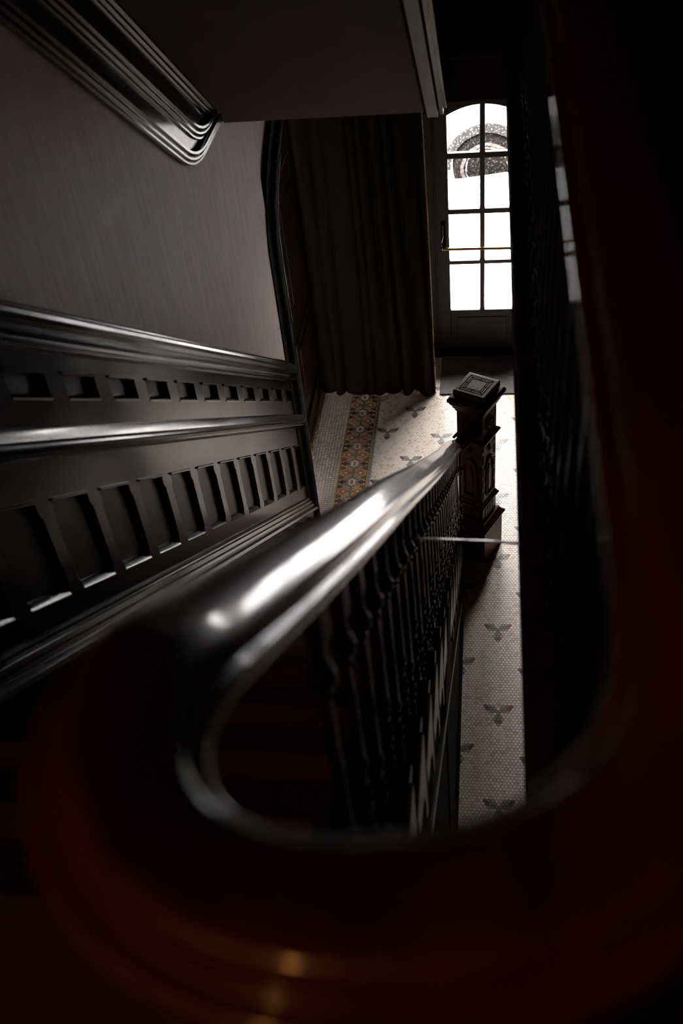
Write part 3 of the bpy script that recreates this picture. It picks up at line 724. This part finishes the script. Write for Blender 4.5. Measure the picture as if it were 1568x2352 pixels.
# ------------------------------------------------------------------ entrance doors
def leaf(name, xc, label, handle):
    d = empty(name, (xc, YF + 0.045, 0)); tag(d, label, 'door', kind='structure')
    W2 = 0.3305; gx0, gx1 = -0.239, 0.239; y0, y1 = -0.022, 0.022
    g = MB(); g.box(-W2, gx0, y0, y1, 0.012, 2.045, 0.003); g.build('stile', DOORP, d)
    g = MB(); g.box(gx1, W2, y0, y1, 0.012, 2.045, 0.003); g.build('stile', DOORP, d)
    g = MB(); g.box(gx0, gx1, y0, y1, 0.012, 0.388, 0.003); g.box(gx0 + 0.05, gx1 - 0.05, y0 - 0.006, y0, 0.10, 0.33, 0.005); g.build('kick_panel', DOORP, d)
    g = MB(); nA = 16
    az = lambda t: 1.880 + 0.066 * (1 - (2 * t - 1) ** 2)
    for i in range(nA):
        xa, xb = gx0 + (gx1 - gx0) * i / nA, gx0 + (gx1 - gx0) * (i + 1) / nA
        g.add([(x, y, z) for y in (y0, y1) for x, z in ((xa, az(i / nA)), (xb, az((i + 1) / nA)), (xb, 2.045), (xa, 2.045))], [(0, 1, 2, 3), (7, 6, 5, 4), (0, 4, 5, 1), (1, 5, 6, 2), (2, 6, 7, 3), (3, 7, 4, 0)])
    g.build('arched_top_rail', DOORP, d)
    g = MB(); g.box(-0.0175, 0.0175, y0 + 0.004, y1 - 0.004, 0.385, 1.95, 0.003); g.build('muntin', DOORP, d)
    for z0, z1 in ((0.773, 0.803), (1.170, 1.208), (1.578, 1.618)):
        for xa, xb in ((gx0, -0.0175), (0.0175, gx1)):
            g = MB(); g.box(xa, xb, y0 + 0.004, y1 - 0.004, z0, z1, 0.003); g.build('muntin', DOORP, d)
    zs = [0.388, 0.788, 1.189, 1.598, 1.955]
    for r in range(4):
        for xa, xb in ((gx0, 0), (0, gx1)):
            g = MB()
            g.box(xa, xb, 0.004, 0.007, zs[r], zs[r + 1]); g.build('pane', GLASS, d)
    if handle:
        pb = MB(); pb.tube([(-0.285, y0 - 0.050, 0.930), (0.285, y0 - 0.050, 0.923)], 0.0115, 10); bar = pb.build('push_bar', BRASS, d, smooth=True)
        for sx in (-0.283, 0.283):
            g = MB(); g.tube([(sx, y0, 0.926), (sx, y0 - 0.050, 0.926)], 0.008, 8); g.build('bar_bracket', CHROME, bar, smooth=True)
        g = MB(); g.box(-0.295, -0.262, y0 - 0.006, y0, 0.92, 1.13, 0.003); hp = g.build('handle_plate', BLACKWOOD, d)
        g = MB(); g.tube([(-0.279, y0 - 0.005, 1.11), (-0.284, y0 - 0.030, 1.09), (-0.281, y0 - 0.038, 1.02), (-0.290, y0 - 0.034, 0.98), (-0.292, y0 - 0.030, 0.94), (-0.283, y0 - 0.045, 0.918)], 0.004, 8); g.build('pull_handle', CHROME, hp, smooth=True)
    return d
leaf('door_1', -0.046, 'charcoal glazed entrance door with a brass push bar', True)
leaf('door_2', -0.715, 'charcoal glazed entrance door hidden behind the velvet curtain', False)
wn = empty('window_1', (0.58, YF + 0.05, 0)); tag(wn, 'narrow sidelight window right of the entrance doors', 'window', kind='structure')
g = MB(); g.box(-0.18, -0.15, -0.02, 0.02, 0.0, 2.05); g.box(0.15, 0.18, -0.02, 0.02, 0.0, 2.05); g.box(-0.15, 0.15, -0.02, 0.02, 0.0, 0.07); g.box(-0.28, 0.28, -0.02, 0.02, 2.0, 2.05)
g.box(-0.15, 0.15, -0.02, 0.02, 1.14, 1.18); g.build('window_frame', DOORP, wn)
g = MB(); g.box(-0.15, 0.15, 0.0, 0.004, 0.07, 2.0); g.build('pane', GLASS, wn)
g = MB(); g.box(-1.33, 1.3, YF - 0.035, YF + 0.02, -0.004, 0.022, 0.004); struct(g, 'trim_3', BLACKWOOD, 'dark threshold strip under the entrance doors')

# door mat
g = MB(); g.box(-0.30, 0.42, -0.27, 0.27, 0, 0.009, 0.003)
mt = g.build('door_mat', MATM, None); mt.location = (-0.06, 6.43, 0.001); tag(mt, 'dark grey ribbed door mat inside the glazed door', 'mat')

# ------------------------------------------------------------------ curtain
cu = empty('curtain', (-0.83, 6.2, 0)); tag(cu, 'long dark brown velvet curtain hanging before the entrance doors', 'curtain')
g = MB(); nx, nz = 150, 26; ZT = 2.78
def cpt(u, v):                                                      # u 0..1 left to right, v 0 bottom .. 1 top
    xl = -1.262; xr = -0.385 - 0.055 * v
    f = 9.0 * (u + 0.030 * sin(11 * u + 0.6) + 0.022 * sin(23 * u + 2)) + 0.20 * sin(2.6 * v + 6 * u)
    amp = (0.018 + 0.030 * u) * (0.8 + 0.3 * sin(9 * u + 1.3)) * (1.0 + 0.25 * sin(5 * v + 8 * u))
    pinch = 1 - 0.35 * math.exp(-((v - 0.07) / 0.05) ** 2)
    x = xl + (xr - xl) * u + 0.012 * sin(2 * PI * f + 1.2)
    y = 6.225 + amp * sin(2 * PI * f) * pinch + 0.010 * sin(31 * u + 5 * v)
    z = 0.003 + v * ZT
    lo = max(0.0, 1 - v / 0.10)
    y -= 0.055 * lo ** 1.5 * min(1.0, u * 6) * (0.75 + 0.25 * sin(13 * u + 2.0)) * min(1.0, (1.02 - u) * 9)
    return Vector((x, y, z)) - Vector(cu.location)
rows = [[cpt(i / nx, 0.0 if j == 0 else (j / nz) ** 1.5) for i in range(nx + 1)] for j in range(nz + 1)]
g.loft(rows, close=False)
fab = g.build('fabric', CURT, cu, smooth=True, ang=180)
sm = fab.modifiers.new('thickness', 'SOLIDIFY'); sm.thickness = 0.006
g = MB(); g.tube([cpt(1.0, (j / 30)) + Vector((0.003, -0.004, 0)) for j in range(31)], 0.0028, 6); g.build('backlit_edge_strip', EDGELIT, cu, smooth=True)  # added strip: bright line of the backlit leading edge, put into colour
g = MB(); g.tube([(-0.43, 0, ZT + 0.03), (0.52, 0, ZT + 0.03)], 0.016, 10); g.build('curtain_rod', BRASS, cu, smooth=True)

# ------------------------------------------------------------------ street outside: snow, parked car
g = MB(); g.box(-12, 12, YF + 0.2, 30, -0.25, -0.02); struct(g, 'ground', ROAD, 'snowy pavement and street outside the door')
g = MB(); nx, ny = 60, 26; rows = []
for j in range(ny + 1):
    y = 8.25 + 1.02 * j / ny; t = j / ny; r = []
    for i in range(nx + 1):
        x = -3 + 7 * i / nx
        hgt = 0.40 * sin(min(1, t * 1.25) * PI / 2) ** 1.5 * (1 - max(0, (t - 0.86) / 0.14) ** 2 * 0.15) + 0.022 * sin(3.3 * x + 2 * y) + 0.022 * sin(7.1 * x + 1.3) * t + 0.008 * sin(17 * x - 9 * y)
        r.append((x, y, -0.03 + hgt * (0.4 + 0.6 * t) ** 0.3))
    rows.append(r)
g.loft(rows, close=False)
g.add([rows[-1][0], rows[-1][-1], (4, 9.27, -0.05), (-3, 9.27, -0.05)], [(0, 1, 2, 3)])
o = g.build('snow_bank', SNOW, None, smooth=True, ang=180); tag(o, 'white ploughed snow bank in front of the parked car', 'snow', kind='stuff')
car = empty('car', (0.9, 10.2, 0)); tag(car, 'pale snow covered car parked across the street from the door', 'car')
cw1, cw2 = -0.92, 1.78                                              # wheel centres relative to the car
def carprof():
    pts = [(-1.75, 0.30)]
    def arch(c): return [(c + 0.375 * cos(PI - PI * i / 14), 0.36 + 0.375 * sin(PI * i / 14)) for i in range(15)]
    pts += [(cw1 - 0.375, 0.28)] + arch(cw1) + [(cw1 + 0.375, 0.24), (cw2 - 0.375, 0.24)] + arch(cw2) + [(cw2 + 0.375, 0.28), (2.55, 0.32), (2.62, 0.70), (2.55, 1.02), (1.9, 1.08), (-0.35, 1.08), (-1.35, 0.98), (-1.72, 0.80), (-1.80, 0.50)]
    return pts
g = MB(); cp = carprof()
g.loft([[(x, y, z) for x, z in cp] for y in (-0.84, 0.84)]); g.build('body', CARP, car)
g = MB(); roof = [(-0.45, 1.07), (0.15, 1.55), (1.5, 1.58), (2.35, 1.07)]
g.loft([[(x, y * (0.9 if z > 1.2 else 1), z) for x, z in roof] for y in (-0.78, 0.78)]); g.build('cabin', CGLASS, car)
g = MB(); g.loft([[(0.13, y, 1.55), (1.52, y, 1.58), (1.45, y, 1.64), (0.25, y, 1.62)] for y in (-0.70, 0.70)]); g.build('roof', CARP, car)
for c in (cw1, cw2):
    for sy in (-1, 1):
        g = MB()                                                     # flare round the wheel arch
        g.loft([[(c + r * cos(PI * i / 20), sy * yy, 0.36 + r * sin(PI * i / 20)) for r, yy in ((0.345, 0.80), (0.345, 0.870), (0.38, 0.875), (0.415, 0.862), (0.43, 0.83))] for i in range(21)]); g.build('wheel_arch', FLARE, car, smooth=True)
        wh = empty('wheel', (c, sy * 0.76, 0.36)); wh.parent = car
        g = MB(); pr = [(0.205, -0.10), (0.25, -0.112), (0.30, -0.108), (0.325, -0.085), (0.332, 0), (0.325, 0.085), (0.30, 0.108), (0.25, 0.112), (0.205, 0.10)]
        n = 40; g.loft([[(r * cos(2 * PI * k / n), yy, r * sin(2 * PI * k / n)) for k in range(n)] for r, yy in pr]); g.build('tyre', TYRE, wh, smooth=True)
        g = MB(); n = 32
        g.loft([[(r * cos(2 * PI * k / n), sy * yy, r * sin(2 * PI * k / n)) for k in range(n)] for r, yy in ((0.21, 0.02), (0.215, 0.095), (0.20, 0.105), (0.185, 0.095), (0.18, 0.05), (0.02, 0.045))])
        for i in range(5):
            a = i * 2 * PI / 5 + 0.3; d_ = Vector((cos(a), 0, sin(a))); p_ = Vector((-sin(a), 0, cos(a)))
            g.loft([[d_ * r + p_ * wd * s1 + Vector((0, sy * yy, 0)) for s1, yy in ((-1, 0.05), (-1, 0.085), (1, 0.085), (1, 0.05))] for r, wd in ((0.02, 0.03), (0.19, 0.042))])
        g.build('rim', RIM, wh)
        g = MB(); n = 48
        g.loft([[((r + 0.006 * sin(5 * q) * sin(13 * q)) * cos(q), sy * yy, (r + 0.006 * sin(5 * q) * sin(13 * q)) * sin(q)) for q in [2 * PI * k / n for k in range(n)]] for r, yy in ((0.216, 0.095), (0.222, 0.118), (0.246, 0.121), (0.254, 0.105))], caps=False); g.build('snow_rime', RIME, wh, smooth=True)
